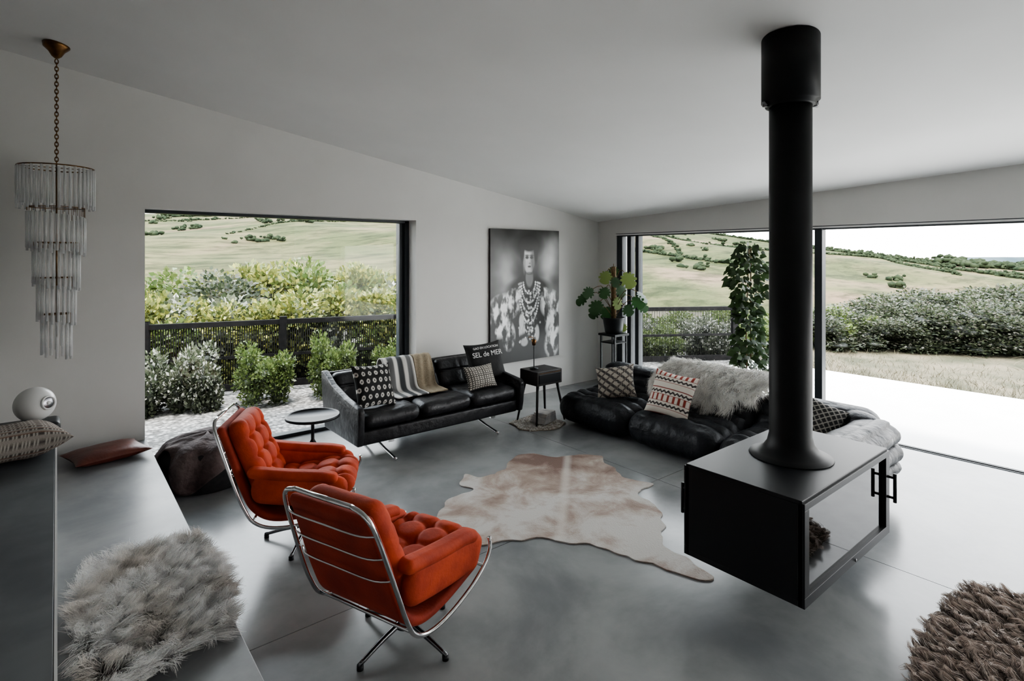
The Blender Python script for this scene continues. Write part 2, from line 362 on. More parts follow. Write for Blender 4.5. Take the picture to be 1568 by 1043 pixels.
b.lathe([(.225,.735),(.222,.742),(.185,.752),(.150,.775),(.126,.81),(.1145,.86),(.1145,2.82)],M_blackm,(cx,cy),64)
b.lathe([(.118,2.77),(.135,2.775),(.138,2.80),(.156,2.80),(.156,ct+.02)],M_blackm,(cx,cy),64)
for s_ in (-1,1): b.lathe([(.018,2.772),(.018,2.80)],M_chromeD,(cx+s_*.774*.145,cy-s_*.634*.145),16)
b.build('suspended_wood_stove')

# ------------------------------------------------------------------ lounge chairs
def tufts(Ps,Py,A):
    def f(s,y,L):
        r=np.zeros_like(y); rows=int(L/Ps)
        for i in range(rows+1):
            sc_=(i+.5)*Ps+ (L-rows*Ps)/2
            for j in (-1,0,1):
                yy=j*Py; d=(s-sc_)**2+(y-yy)**2
                r-=A*np.exp(-d/.0009)+A*.55*np.exp(-((s-sc_)**2)/.00025)*np.exp(-((y-yy)**2)/.006)+A*.55*np.exp(-((y-yy)**2)/.00025)*np.exp(-((s-sc_)**2)/.005)
        return r+A*.3
    return f
def lounge(loc,rot,DEL,name='lounge_chair'):
    b=MB()
    b.pad([(-.20,.375),(0,.385),(.15,.41),(.245,.412),(.305,.365)],.44,.13,M_velvet,ns=90,nt=60,disp=tufts(.14,.145,.026))
    b.pad([(-.425,.85),(-.385,.78),(-.33,.65),(-.265,.50),(-.215,.38)],.47,.12,M_velvet,ns=100,nt=60,disp=tufts(.13,.15,.028),wf=lambda t:.9+.1*min(1,t*4))
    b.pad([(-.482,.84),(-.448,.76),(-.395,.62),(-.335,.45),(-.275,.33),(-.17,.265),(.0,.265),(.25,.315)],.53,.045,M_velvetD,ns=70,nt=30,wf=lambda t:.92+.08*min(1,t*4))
    for y in (-1,1):
        b.pad([(-.29,.47),(-.16,.445),(.02,.42),(.18,.405),(.275,.37)],.085,.19,M_velvet,ns=40,nt=10,yc=y*.25,capr=.07)
        b.pad([(-.31,.565),(-.2,.545),(-.04,.522),(.12,.505),(.225,.48)],.095,.065,M_velvet,ns=40,nt=14,yc=y*.258,capr=.035)
        b.tube([(-.512,y*.17,.885),(-.508,y*.235,.865),(-.485,y*.272,.80),(-.425,y*.290,.63),(-.365,y*.30,.46),(-.325,y*.30,.36),(-.27,y*.30,.27),(-.17,y*.30,.225),(-.02,y*.30,.225),(.16,y*.30,.265),(.28,y*.30,.325),(.325,y*.298,.385),(.325,y*.29,.43)],.0105,M_chrome,10,70)
    b.tube([(-.512,-.17,.885),(-.512,.17,.885)],.0105,M_chrome,10)
    for t in (.77,.66,.55): 
        x=-.51+(.84-t)*.36; b.tube([(x+.02,-.28,t),(x-.018,-.2,t),(x-.022,.0,t),(x-.018,.2,t),(x+.02,.28,t)],.0045,M_chrome,8,24)
    b.tube([(-.27,-.30,.275),(-.27,.30,.275)],.008,M_chrome,8)
    b.tube([(.26,-.30,.315),(.26,.30,.315)],.008,M_chrome,8)
    b.box((-.14,-.11,.215),(.14,.11,.245),M_black,.004)
    b.cyl((0,0,.07),(0,0,.23),.024,M_chromeD,24); b.lathe([(.045,.055),(.045,.09),(.03,.105)],M_chromeD,seg=32)
    for k in range(4):
        a=math.radians(90*k+DEL); c,s_=math.cos(a),math.sin(a)
        b.tube([(.02*c,.02*s_,.085),(.15*c,.15*s_,.06),(.285*c,.285*s_,.022)],.015,M_chromeD,10,10,r1=.010)
        b.cyl((.275*c,.275*s_,0),(.275*c,.275*s_,.022),.016,M_black,12)
    return b.build(name,loc,math.radians(rot))
lounge((1.345,2.49,0),20,-5)
lounge((1.31,3.78,0),-28,78.7)

# ------------------------------------------------------------------ black leather sofa (along back wall)
b=MB()
R=Rz(-90)
sag=lambda s,y,L:-.012*np.cos(y/.29*math.pi/2)+.006*np.sin(s*23+y*9)*np.sin(y*17)
for k,xc in enumerate((-.60,0,.60)):
    b.M=Tr(xc,0,0)@R
    b.pad([(-.22,.375),(.05,.385),(.30,.395),(.40,.375)],.592,.16,M_leather,ns=40,nt=24,disp=sag)
    b.M=Tr(xc,0,0)@R
    b.pad([(-.43,.71),(-.385,.63),(-.31,.50),(-.24,.40)],.592,.14,M_leather,ns=40,nt=24,disp=lambda s,y,L:-.02*np.exp(-((s-L*.45)/.012)**2)-.02*np.exp(-(y/.01)**2)*(s<L*.9)+.004*np.sin(y*20+s*9))
b.M=R
b.pad([(-.47,.72),(-.42,.55),(-.36,.30),(-.33,.22)],1.86,.06,M_leather,nt=20)
b.M=Matrix.Identity(4)
b.box((-.91,-.37,.18),(.91,.33,.31),M_leather,.02,3,True)
b.box((-.60,-.30,.165),(.60,.30,.182),M_black)
for s_ in (-1,1):
    xa,xb=sorted((s_*.905,s_*.965))
    b.prism([(-.40,.19),(-.425,.30),(-.435,.505),(-.40,.54),(-.1,.575),(.2,.645),(.43,.745),(.49,.735),(.46,.5),(.39,.19)],'x',xa,xb,M_leather,.014,True)
    xl=s_*.60
    b.box((xl-.03,-.34,.155),(xl+.03,.3,.18),M_chrome,.004)
    b.tube([(xl,-.02,.16),(xl,-.02,.075)],.022,M_chrome,12)
    b.tube([(xl,-.43,.016),(xl,-.22,.05),(xl,-.02,.085),(xl,.18,.05),(xl,.38,.016)],.014,M_chrome,10,24)
sofa=b.build('black_leather_sofa',(3.035,5.10,0))

# throws / pillows on the sofa
def throw(name,xc,w,mt,cf=None):
    b=MB(); pts=[(5.615,.42),(5.61,.62),(5.59,.75),(5.53,.798),(5.45,.775),(5.36,.63),(5.27,.495),(5.10,.485),(5.0,.485)]
    P,S,L=smooth_path(pts,60); n=24; V=[];cc=[]
    for i,(y,z) in enumerate(P):
        for j in range(n):
            u=j/(n-1); x=xc+(u-.5)*w+.03*math.sin(S[i]*4)
            o=.006*math.sin(u*15+S[i]*6)+.006
            V.append((x,y-o,z+o*.6)); cc.append(cf(u,S[i]/L) if cf else (1,1,1))
    I=np.arange(60*n).reshape(60,n); q=np.stack([I[:-1,:-1],I[1:,:-1],I[1:,1:],I[:-1,1:]],-1).reshape(-1,4)
    b.add(V,q,mt,True,np.array(cc)); o=b.build(name)
    m=o.modifiers.new('thick','SOLIDIFY'); m.thickness=.012; return o
def stripes(u,t):
    return (.66,.64,.61) if (u*3.2)%1<.45 else ((.07,.075,.08) if int(u*3.2)%2 else (.14,.14,.14))
throw('striped_throw_blanket',2.83,.36,M_vc,stripes)
throw('tan_throw_blanket',3.13,.22,M_tan)
def mkpillow(name,loc,w,h,th,m,cf,rz,rx,ry=0,n=40,jit=.1,ret=False):
    b=MB(); b.M=Rz(rz)@Rx(rx)@Ry(ry); b.pillow(w,h,th,m,cf,n,jit); return b.build(name,loc)
def pat_dots(u,v):
    c=np.full((len(u),3),.012); a=((u*3.2+np.floor(v*2.8)*.5)%1-.5); d=((v*2.8)%1-.5); k=(a*a+d*d*.8)<.075; k2=(a*a+d*d)<.012
    c[k]=(.6,.58,.54); c[k2]=(.02,.02,.02); return c
def pat_chk(u,v):
    c=np.full((len(u),3),.5)*np.array([1,.93,.82]); k=((u*6)%1<.35)|((v*6)%1<.35); c[k]=(.04,.036,.032); k=((u*6)%1<.18)&((v*6)%1<.18); c[k]=(.5,.47,.4); return c
def pat_knit(u,v):
    c=np.tile(np.array([.66,.61,.54]),(len(u),1)); band=np.floor((v+1)*3.5)
    z=np.abs(((u*5)%1)-.5)*2; k=(band%2==1)&(np.abs(((v+1)*3.5)%1-.5-.3*(z-.5))<.16); c[k]=(.045,.035,.035)
    k=(band%4==2)&(((u*4)%1)<.4); c[k]=(.28,.045,.03); k=((v+1)*3.5%1<.10); c[k]=(.25,.06,.045); return c
def pat_tri(u,v):
    c=np.tile(np.array([.45,.41,.35]),(len(u),1)); k=((u*2.0+v*2.0)%1<.4); c[k]=(.05,.045,.045); k=((u*2-v*2)%1<.22); c[k]=(.12,.1,.09); k=((u*9)%1<.3)&((v*9)%1<.3)&(u>0); c[k]=(.6,.56,.5); return c
def pat_geo(u,v):
    c=np.full((len(u),3),.02); k=(((u*3+v*3)%1)<.2)|(((u*3-v*3)%1)<.2); c[k]=(.35,.33,.3); return c
mkpillow('patterned_pillow',(2.36,4.98,.655),.44,.42,.15,M_vc,pat_dots,12,-22,4,90)
p=mkpillow('lettered_pillow',(3.78,5.10,.70),.48,.44,.16,M_dark,None,-6,-20,-3)
mkpillow('checked_pillow',(3.55,4.88,.59),.40,.26,.12,M_vc,pat_chk,4,-24,0,90)
def text(name,body,size,x,z,parent,yoff=-.088):
    cu=bpy.data.curves.new(name,'FONT'); cu.body=body; cu.size=size; cu.align_x='CENTER'; cu.extrude=.001
    cu.materials.append(M_white); o=bpy.data.objects.new(name,cu); sc.collection.objects.link(o)
    o.parent=parent; Mx=Rz(-6)@Rx(-20)@Ry(-3)@Tr(x,yoff,z)@Rx(90); o.matrix_local=Mx; return o
text('lettering_1','SEL de MER',.080,0,.045,p,-.086); text('lettering_2','GAO EN LOCATION',.036,0,.135,p,-.075)

# ------------------------------------------------------------------ quilted modular sofa
b=MB()
def togo(s,y,L):
    k=np.abs(np.sin(math.pi*s/.155))**.5
    return .044*k-.028+.008*np.sin(y*11+s*7)+.006*np.sin(y*31+s*5)*np.cos(s*19)
def pleat(s,y,L):
    k=np.abs(np.sin(math.pi*s/.125))**.5
    return .062*k-.038+.007*np.sin(y*13+s*9)
prof=[(-.50,.60),(-.47,.50),(-.40,.37),(-.27,.25),(-.08,.19),(.12,.175),(.30,.18),(.46,.205)]
for yc in (4.12,3.13,2.14):
    b.M=Tr(4.87,yc,0)@Rz(180); b.pad(prof,.99,.31,M_leather2,ns=110,nt=30,disp=togo,capr=.13)
b.M=Tr(4.74,1.66,0)@Rz(90)
b.pad([(-.02,.57),(0,.46),(.03,.33),(.04,.16)],.98,.26,M_leather2,ns=80,nt=20,disp=pleat,capr=.13)
b.pad([(-.05,.58),(-.08,.46),(-.09,.33),(-.08,.15)][::-1],1.0,.22,M_leather2,ns=80,nt=20,disp=pleat,capr=.11)
b.M=Tr(5.22,1.80,0)@Rz(135); b.pad([(-.10,.58),(-.04,.45),(.0,.3),(.0,.14)],.42,.28,M_leather2,ns=60,nt=18,disp=togo,capr=.14)
b.build('quilted_modular_sofa')
mkpillow('knitted_pillow',(4.72,3.27,.52),.46,.46,.17,M_vc,pat_knit,-78,-28,6,90)
mkpillow('geometric_pillow',(4.80,4.05,.50),.44,.38,.14,M_vc,pat_tri,-65,-30,-12,70)
mkpillow('dark_geometric_pillow',(5.02,2.0,.50),.34,.34,.13,M_vc,pat_geo,-70,-30,20,60)

# ------------------------------------------------------------------ fur
def fur(b,roots,dirs,length,width,cols,K=200,clump=.6,lenvar=.3,grav=.5,seg=4,curl=.0,root=.55,spread=.45):
    n=len(roots); idx=RNG.choice(n,K,replace=False); cen=roots[idx]
    near=np.empty(n,int)
    for i in range(0,n,2000): near[i:i+2000]=np.argmin(((roots[i:i+2000,None]-cen[None])**2).sum(-1),1)
    cd=dirs[idx]+RNG.normal(0,spread,(K,3)); cd/=np.linalg.norm(cd,axis=1)[:,None]
    ln=length*(1+RNG.uniform(-lenvar,lenvar,n)); tipc=cen[near]+cd[near]*length
    tips=roots+dirs*ln[:,None]+RNG.normal(0,.15*length,(n,3)); tips=tips*(1-clump)+tipc*clump
    mid=roots+dirs*ln[:,None]*.5
    side=np.cross(tips-roots,RNG.normal(0,1,(n,3))); side/=np.linalg.norm(side,axis=1)[:,None]+1e-9
    ph=RNG.uniform(0,6.28,K)[near]; V=np.empty((n,seg+1,2,3))
    s2=np.cross(tips-roots,np.array([0,0,1.])); s2/=np.linalg.norm(s2,axis=1)[:,None]+1e-9
    for k in range(seg+1):
        t=k/seg; P=(1-t)**2*roots+2*t*(1-t)*mid+t*t*tips
        P=P-np.array([0,0,1.])*(grav*length*t*t)
        P=P+s2*(curl*np.sin(ph+t*7)*t)[:,None]
        w=width*(1-.85*t); V[:,k,0]=P-side*w/2; V[:,k,1]=P+side*w/2
    base=np.arange(n)[:,None]*(seg+1)*2; F=[]
    for k in range(seg): F.append(np.concatenate([base+2*k,base+2*k+1,base+2*k+3,base+2*k+2],1))
    c=np.repeat(cols[:,None,:],(seg+1)*2,1)
    sh=np.linspace(root,1.05,seg+1).repeat(2)[None,:,None]; c=c*sh  # root shading painted into the strand colour, dark at the base, lighter at the tip
    b.add(V.reshape(-1,3),np.vstack(F),M_fur,True,c.reshape(-1,3))
def blob(n,cx,cy,rx,ry,seed,lob=.15):
    r=np.random.default_rng(seed); ph=r.uniform(0,6.28,4)
    a=r.uniform(0,6.28,n); q=np.sqrt(r.uniform(0,1,n))
    R_=1+lob*np.sin(2*a+ph[0])+lob*.7*np.sin(3*a+ph[1])+lob*.5*np.sin(5*a+ph[2])
    sq=1/np.maximum(np.abs(np.cos(a)),np.abs(np.sin(a)))**.6
    return np.stack([cx+rx*q*R_*sq*np.cos(a),cy+ry*q*R_*sq*np.sin(a)],1)
def flatblob(b,cx,cy,rx,ry,seed,z0,z1,m,lob=.15):
    r=np.random.default_rng(seed); ph=r.uniform(0,6.28,4); pts=[]
    for a in np.linspace(0,2*math.pi,64,endpoint=False):
        R_=1+lob*math.sin(2*a+ph[0])+lob*.7*math.sin(3*a+ph[1])+lob*.5*math.sin(5*a+ph[2]); sq=1/max(abs(math.cos(a)),abs(math.sin(a)))**.6
        pts.append((cx+rx*R_*sq*math.cos(a),cy+ry*R_*sq*math.sin(a)))
    b.prism(pts,'z',z0,z1,m)
# sheepskin on platform
n=36000; P=blob(n,.34,3.05,.275,.53,3,.05); P[:,0]=np.clip(P[:,0],.04,.68)
z=np.where(P[:,0]>.60,.29-(P[:,0]-.60)*.9,.30)
roots=np.c_[P,z+.004]
d=np.c_[(P[:,0]-.28)*1.8+RNG.normal(0,.25,n)+.15,(P[:,1]-3.15)*.9-.25+RNG.normal(0,.25,n),np.full(n,.8)]; d/=np.linalg.norm(d,axis=1)[:,None]
nz=np.array([noise.noise(Vector((p[0]*5,p[1]*5,0))) for p in P])
k=np.clip(nz*1.6+.15,0,1)[:,None]
cols=np.array([.97,.95,.92])*(1-k*.45)+np.array([.52,.42,.33])*k*.45; cols=np.clip(cols*(1+RNG.normal(0,.10,(n,1))),.08,.98)
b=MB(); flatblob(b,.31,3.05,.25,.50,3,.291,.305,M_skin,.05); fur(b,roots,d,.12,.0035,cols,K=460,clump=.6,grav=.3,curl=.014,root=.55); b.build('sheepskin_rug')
# brown shaggy rug
n=38000; P=blob(n,3.42,.27,.73,.58,11,.05)
d=np.c_[RNG.normal(0,.3,n)-.3,RNG.normal(0,.3,n)+.5,np.full(n,.7)]; d/=np.linalg.norm(d,axis=1)[:,None]
cols=np.clip(np.array([.58,.49,.43])*(1+RNG.normal(0,.16,(n,1))),.04,.85)
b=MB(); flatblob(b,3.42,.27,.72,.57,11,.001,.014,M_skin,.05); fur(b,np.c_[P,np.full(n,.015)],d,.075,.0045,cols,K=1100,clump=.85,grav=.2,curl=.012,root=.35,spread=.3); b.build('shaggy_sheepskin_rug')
# sheepskin draped over modular sofa
n=24000; path,S,L=smooth_path([(5.42,.66),(5.35,.74),(5.24,.765),(5.12,.69),(4.99,.56),(4.92,.47)],50)
ii=(RNG.random(n)*50).astype(int)
ylo=2.52+.07*np.sin(ii*.21)+.03*np.sin(ii*.7); yhi=3.66+.06*np.sin(ii*.17+2); yy=ylo+(yhi-ylo)*RNG.random(n)
keep=ii<50*(.86+.1*np.sin(yy*9)+.05*np.sin(yy*23)); ii=ii[keep]; yy=yy[keep]; n=len(ii)
P=np.c_[path[ii,0],yy,path[ii,1]]
d=np.c_[np.full(n,-.5)+RNG.normal(0,.3,n),(yy-3.1)*.5+RNG.normal(0,.4,n),np.full(n,.45)-ii/50.+RNG.normal(0,.25,n)]; d/=np.linalg.norm(d,axis=1)[:,None]
cols=np.clip(np.array([.97,.94,.88])*(1+RNG.normal(0,.08,(n,1))),.1,.98)
b=MB()
V=[];
for x,z_ in path[:38]: V+= [(x,2.62,z_-.0),(x,3.58,z_-.0)]
b.add(V,[[2*i,2*i+1,2*i+3,2*i+2] for i in range(37)],M_skin,True)
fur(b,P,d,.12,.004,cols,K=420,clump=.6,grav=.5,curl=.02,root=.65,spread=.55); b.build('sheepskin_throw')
# small rug under side table
n=2500; P=blob(n,4.22,4.70,.30,.24,5,.12)
d=np.c_[RNG.normal(0,.6,n),RNG.normal(0,.6,n),np.full(n,.5)]; d/=np.linalg.norm(d,axis=1)[:,None]
b=MB(); flatblob(b,4.22,4.70,.30,.24,5,.001,.010,M_skin,.12); fur(b,np.c_[P,np.full(n,.01)],d,.03,.006,np.clip(np.array([.9,.87,.82])*(1+RNG.normal(0,.1,(n,1))),0,.97),K=150,root=.8); b.build('small_hide_rug')

# ------------------------------------------------------------------ cowhide
pts=[(2.745,3.997),(2.80,3.86),(3.045,3.846),(3.348,4.05),(3.523,3.997),(3.609,3.80),(3.80,3.72),(3.967,3.565),(3.862,3.314),(3.757,3.058),(3.836,2.832),(3.579,2.80),(3.526,2.575),(3.357,2.378),(3.102,2.214),(3.04,2.00),(3.006,1.796),(2.905,1.82),(2.826,2.137),(2.756,2.311),(2.683,2.525),(2.541,2.717),(2.372,2.856),(2.185,2.933),(2.02,3.10),(2.0,3.35),(2.137,3.48),(2.379,3.661),(2.58,3.68),(2.62,3.86)]
P=np.array(pts); out=[]
n=len(P)
for i in range(n):
    p0,p1,p2,p3=P[i-1],P[i],P[(i+1)%n],P[(i+2)%n]
    for t in np.linspace(0,1,8,endpoint=False):
        q=.5*((2*p1)+(-p0+p2)*t+(2*p0-5*p1+4*p2-p3)*t*t+(-p0+3*p1-3*p2+p3)*t**3)
        q=q+np.array([noise.noise(Vector((q[0]*9,q[1]*9,0))),noise.noise(Vector((q[0]*9,q[1]*9,9)))])*.045
        out.append(tuple(q))
b=MB(); b.prism(out,'z',.001,.009,M_cow); b.build('cowhide_rug')

# ------------------------------------------------------------------ small furniture
b=MB(); b.lathe([(.16,.0),(.165,.012),(.03,.03),(.016,.05),(.014,.30),(.03,.33),(.014,.36),(.014,.52),(.05,.535),(.05,.54)],M_black,seg=32)
b.lathe([(.205,.54),(.218,.545),(.218,.565),(.205,.566),(.2,.555)],M_black,seg=48); b.build('round_side_table',(1.666,4.68,0))
b=MB(); b.box((-.19,-.15,.44),(.19,.15,.60),M_wood,.006); b.box((-.165,-.158,.465),(.165,-.15,.565),M_black,.003); b.box((-.165,-.152,.575),(.165,-.149,.58),M_brass)
for x in (-1,1):
    for y in (-1,1): b.tube([(x*.15,y*.11,.44),(x*.215,y*.165,.010)],.018,M_wood,10,r1=.011)
b.build('bedside_style_side_table',(4.31,4.74,.008))
b=MB(); b.lathe([(.05,0),(.05,.012),(.006,.016),(.005,.30),(.012,.31)],M_black,seg=24); b.tube([(0,0,.30),(-.02,0,.36),(-.08,0,.37)],.005,M_brass,8,10)
b.lathe([(.018,.27),(.03,.33),(.012,.34)],M_brass,seg=16); b.build('small_table_lamp',(4.22,4.76,.61))
b=MB()
for k in range(5): b.box((-.13+.01*k,-.10,.022*k),(.13-.006*k,.10-.008*k,.022*k+.02),M_paper,.002)
b.build('magazine_stack',(4.27,4.66,.03),.3)

# pouf with hide
b=MB(); b.lathe([(.30,0),(.345,.03),(.365,.12),(.355,.22),(.31,.31),(.20,.37),(.05,.39)],M_dark,seg=64); b.build('bean_bag_pouf',(.985,5.27,0))
b=MB(); V=[];F=[];na,nr=96,22
for i in range(nr):
    t=i/(nr-1)
    for k in range(na):
        a=2*math.pi*k/na; ext=.50+.12*math.sin(3*a+1)+.08*math.sin(5*a)
        s_=t*ext
        if s_<.30: r=s_; z=.408-.9*s_**2.2
        else: r=.30+min(.085,(s_-.30)*.6); z=.408-.9*.3**2.2-(s_-.30)*.85
        fold=.026*math.sin(a*9+2+s_*3)*min(1,s_/.3)**2
        V.append(((r+fold)*math.cos(a),(r+fold)*math.sin(a),max(.02,z+.008*math.sin(a*7+t*9))))
for i in range(nr-1):
    for k in range(na): l=(k+1)%na; F.append([i*na+k,i*na+l,(i+1)*na+l,(i+1)*na+k])
b.add(V,F,M_hideD,True); o=b.build('draped_hide_throw',(.985,5.27,0)); o.modifiers.new('s','SOLIDIFY').thickness=.008

mkpillow('brown_leather_cushion',(.31,5.45,.345),.52,.40,.11,M_brownl,None,14,90,0)
def pat_stripe(u,v):
    c=np.tile(np.array([.30,.27,.24]),(len(u),1)); k=((v*7)%1<.45); c[k]=(.07,.06,.055); k=((v*7)%1<.45)&((u*20)%1<.4); c[k]=(.45,.42,.38); k=((v*7)%1>.8); c[k]=(.2,.12,.09); return c
mkpillow('woven_cushion',(-.20,4.28,.835),.50,.48,.20,M_vc,pat_stripe,8,84,0,70)
b=MB(); b.box((-.16,-.1,0),(.16,.1,.14),M_black,.03,4,True); b.build('black_radio',(-.14,4.55,.735))
b=MB()
pr=[(.105*math.sin(a),.105-.105*math.cos(a)) for a in np.linspace(.02,math.pi-.02,28)]
b.lathe(pr,M_white,seg=48); b.M=Tr(.058,-.068,.118)@Rz(-50)@Ry(82)
b.lathe([(.042,.0),(.044,.014),(.036,.02),(.034,.012),(.012,.012),(.010,.02)],M_white,seg=40); b.lathe([(.033,.013),(.03,.014)],M_chromeD,seg=40)
b.build('round_white_speaker',(-.105,4.56,.872))

# ------------------------------------------------------------------ poster
nu,nv=210,300
u=np.linspace(0,1,nu); v=np.linspace(0,1,nv); U,W=np.meshgrid(u,v,indexing='ij')
def nz2(sx,sy,o=0,oct=3):
    r=np.zeros_like(U)
    for i in range(nu):
        for j in range(nv):
            r[i,j]=noise.fractal(Vector((U[i,j]*sx+o,W[i,j]*sy,o)),1,2,oct)
    return r
n1=nz2(3,4,2); n2=nz2(13,9,7,5)
def ell(cx,cy,rx,ry,soft=.15): 
    d=np.sqrt(((U-cx)/rx)**2+((W-cy)/ry)**2); return np.clip((1-d)/soft+.5,0,1)
I=.04+.03*n1
smoke=np.exp(-((U-.20)/.15)**2-((W-.36)/.16)**2)*.42+np.exp(-((U-.83)/.11)**2-((W-.33)/.2)**2)*.46+np.exp(-((U-.92)/.1)**2-((W-.15)/.13)**2)*.2
I=I+smoke*(.8+.9*n1)
def mixin(m,val): 
    global I; I=I*(1-m)+val*m
mixin(ell(.54,.12,.20,.10,.5),.010)
mixin(ell(.42,.78,.40,.34,.3),.015)
mixin(ell(.54,.62,.24,.30,.2),.010)
mixin(ell(.54,.44,.30,.07,.4),.012)
fl=.5+1.3*n2
for (cx,cy,rx,ry,br) in ((.20,.58,.19,.09,1.2),(.13,.70,.12,.10,1.1),(.25,.80,.08,.10,.9),(.86,.58,.14,.10,1.2),(.90,.73,.11,.12,1),(.88,.90,.1,.1,.9),(.33,.50,.1,.05,1),(.75,.50,.09,.05,1)):
    mixin(ell(cx,cy,rx,ry,.45)*np.clip(fl*1.6-.2,0,1),np.clip(br*(.6+1.7*n2),0.01,.97))
mixin(ell(.545,.365,.055,.075,.3),.20)
mixin(ell(.54,.225,.085,.105,.22),.68)
mixin(ell(.54,.285,.055,.05,.3)*.8,.62)
mixin(ell(.610,.235,.050,.11,.7)*.8,.07)
mixin(ell(.47,.26,.02,.07,.8)*.6,.2)
mixin(ell(.54,.125,.11,.045,.4),.010); mixin(ell(.44,.17,.03,.08,.5),.010); mixin(ell(.64,.17,.03,.09,.5),.010)
for cx in (.510,.577): mixin(ell(cx,.213,.026,.012,.6),.03); mixin(ell(cx,.197,.030,.006,.8)*.9,.03)
mixin(ell(.546,.258,.014,.007,.8)*.8,.1); mixin(ell(.538,.238,.007,.028,.8)*.4,.85); mixin(ell(.543,.283,.024,.008,.5),.06); mixin(ell(.545,.335,.05,.012,.6)*.7,.05)
for k,(rx,ry,br) in enumerate(((.09,.09,.95),(.12,.16,.85),(.14,.24,.95),(.155,.32,.8))):
    for a in np.linspace(.05,math.pi-.05,16+7*k):
        mixin(ell(.545+rx*math.cos(a),.40+ry*math.sin(a),.012,.0085,.5),br*(1 if int(a*40)%3 else .5))
for k in range(110):
    cx_=.545+random.gauss(0,.06); cy_=random.uniform(.46,.86); mixin(ell(cx_,cy_,.011,.009,.6),random.choice((.08,.9,.5)))
mixin(ell(.43,.70,.035,.055,.4),.65); mixin(ell(.66,.80,.03,.06,.4),.6); mixin(ell(.47,.86,.05,.03,.4)*.8,.6)
for k in range(5): mixin(ell(.40+.018*k,.775-.004*k,.008,.035,.5),.65)
I=np.clip(I,0.006,.95)*1.0
V=np.stack([U*1.24,np.zeros_like(U),1.79*(1-W)],-1).reshape(-1,3); Id=np.arange(nu*nv).reshape(nu,nv)
q=np.stack([Id[:-1,:-1],Id[:-1,1:],Id[1:,1:],Id[1:,:-1]],-1).reshape(-1,4)
b=MB(); cI=I.reshape(-1); b.add(V,q,M_print,False,np.stack([cI,cI,cI*1.0],1)); b.box((0,.001,0),(1.24,.034,1.79),M_wood)
b.build('framed_portrait_poster',(4.37,YW-.036,.47))

# ------------------------------------------------------------------ chandelier
b=MB(); cz=C(0,5.345)
b.lathe([(.012,cz-.10),(.03,cz-.085),(.05,cz-.05),(.08,cz-.02),(.085,cz+.01)],M_brass,seg=32)
zt=2.56; n=int((cz-.1-zt)/.028)
for k in range(n):
    z=zt+.03+k*.028; a=np.linspace(0,2*math.pi,10,endpoint=False); 
    ring=[((.010*math.cos(t) if k%2 else 0),(0 if k%2 else .010*math.cos(t)),z+.019*math.sin(t)) for t in a]
    b.tube(ring,.004,M_brass,6,closed=True)
tiers=[(.225,2.555,.28),(.168,2.26,.27),(.134,2.00,.27),(.110,1.74,.27),(.085,1.47,.25)]
b.cyl((0,0,1.3),(0,0,zt+.03),.005,M_brass,8)
for ti,(r,zz,ln) in enumerate(tiers):
    a=np.linspace(0,2*math.pi,40,endpoint=False)
    b.tube([(r*math.cos(t),r*math.sin(t),zz) for t in a],.005 if ti==0 else .003,M_brass,6,closed=True)
    for t in (0,math.pi/2,math.pi,1.5*math.pi): b.tube([(0,0,zz),(r*math.cos(t),r*math.sin(t),zz)],.003,M_brass,6)
    nr=int(2*math.pi*r/.032)
    for k in range(nr):
        t=2*math.pi*k/nr+1.2; dz=-.09*(k/nr) if ti else -.01*(k%2); x,y=(r)*math.cos(t),(r)*math.sin(t)
        b.cyl((x,y,zz-.004+dz),(x,y,zz-ln+dz-.02*(k%2)),.009,M_rod,8)
        if dz<-.01: b.tube([(x,y,zz),(x,y,zz+dz)],.0015,M_brass,4)
b.build('tiered_glass_chandelier',(0,5.345,0))

# ------------------------------------------------------------------ plants
def leaf_shape(kind):
    if kind=='monstera':
        o=[]
        for a in np.linspace(-math.pi*.93,math.pi*.93,46):
            r=.5*(1+.25*math.cos(a))*(1-.35*(abs(math.sin(a*5.5))**6 if abs(a)>.5 else 0))
            o.append((r*math.cos(a)+.35,r*1.0*math.sin(a)))
        return [(0,0)]+o
    return [(0,0),(-.12,.22),(.05,.42),(.35,.42),(.7,.2),(1.05,0),(.7,-.2),(.35,-.42),(.05,-.42),(-.12,-.22)]
def addleaf(b,base,dir_,size,kind,col,nrm=None):
    o=leaf_shape(kind); d=Vector(dir_).normalized(); nr=Vector(nrm or (random.gauss(-.6,.4),random.gauss(-.7,.4),random.gauss(.5,.3))); 
    s_=d.cross(nr)
    if s_.length<1e-3: s_=Vector((0,0,1)).cross(d)
    s_.normalize(); nn=s_.cross(d).normalized()
    V=[]
    for (x,y) in o: V.append(tuple(Vector(base)+d*x*size+s_*y*size+nn*(-.25*x*x*size*.6-.25*abs(y)*size*.4)))
    c=tuple(Vector(base)+d*.4*size-nn*.02*size); V.append(c); k=len(V)-1
    F=[[i,(i+1)%k,k] for i in range(k)]
    b.add(V,F,M_leaf,True,col)
b=MB()
for x in (-1,1):
    for y in (-1,1): b.box((x*.12-.011,y*.12-.011,0),(x*.12+.011,y*.12+.011,.80),M_black)
b.box((-.15,-.15,.80),(.15,.15,.83),M_black,.004); b.box((-.13,-.13,.70),(.13,.13,.715),M_black)
b.build('tall_plant_stand',(5.98,5.08,0))
b=MB(); b.lathe([(.105,0),(.12,.02),(.15,.20),(.155,.22),(.143,.22),(.135,.20)],M_black,seg=40); b.lathe([(.137,.19),(.01,.20)],M_soil,seg=30)
b.cyl((0,0,.18),(.0,0,.92),.035,M_bark,14)
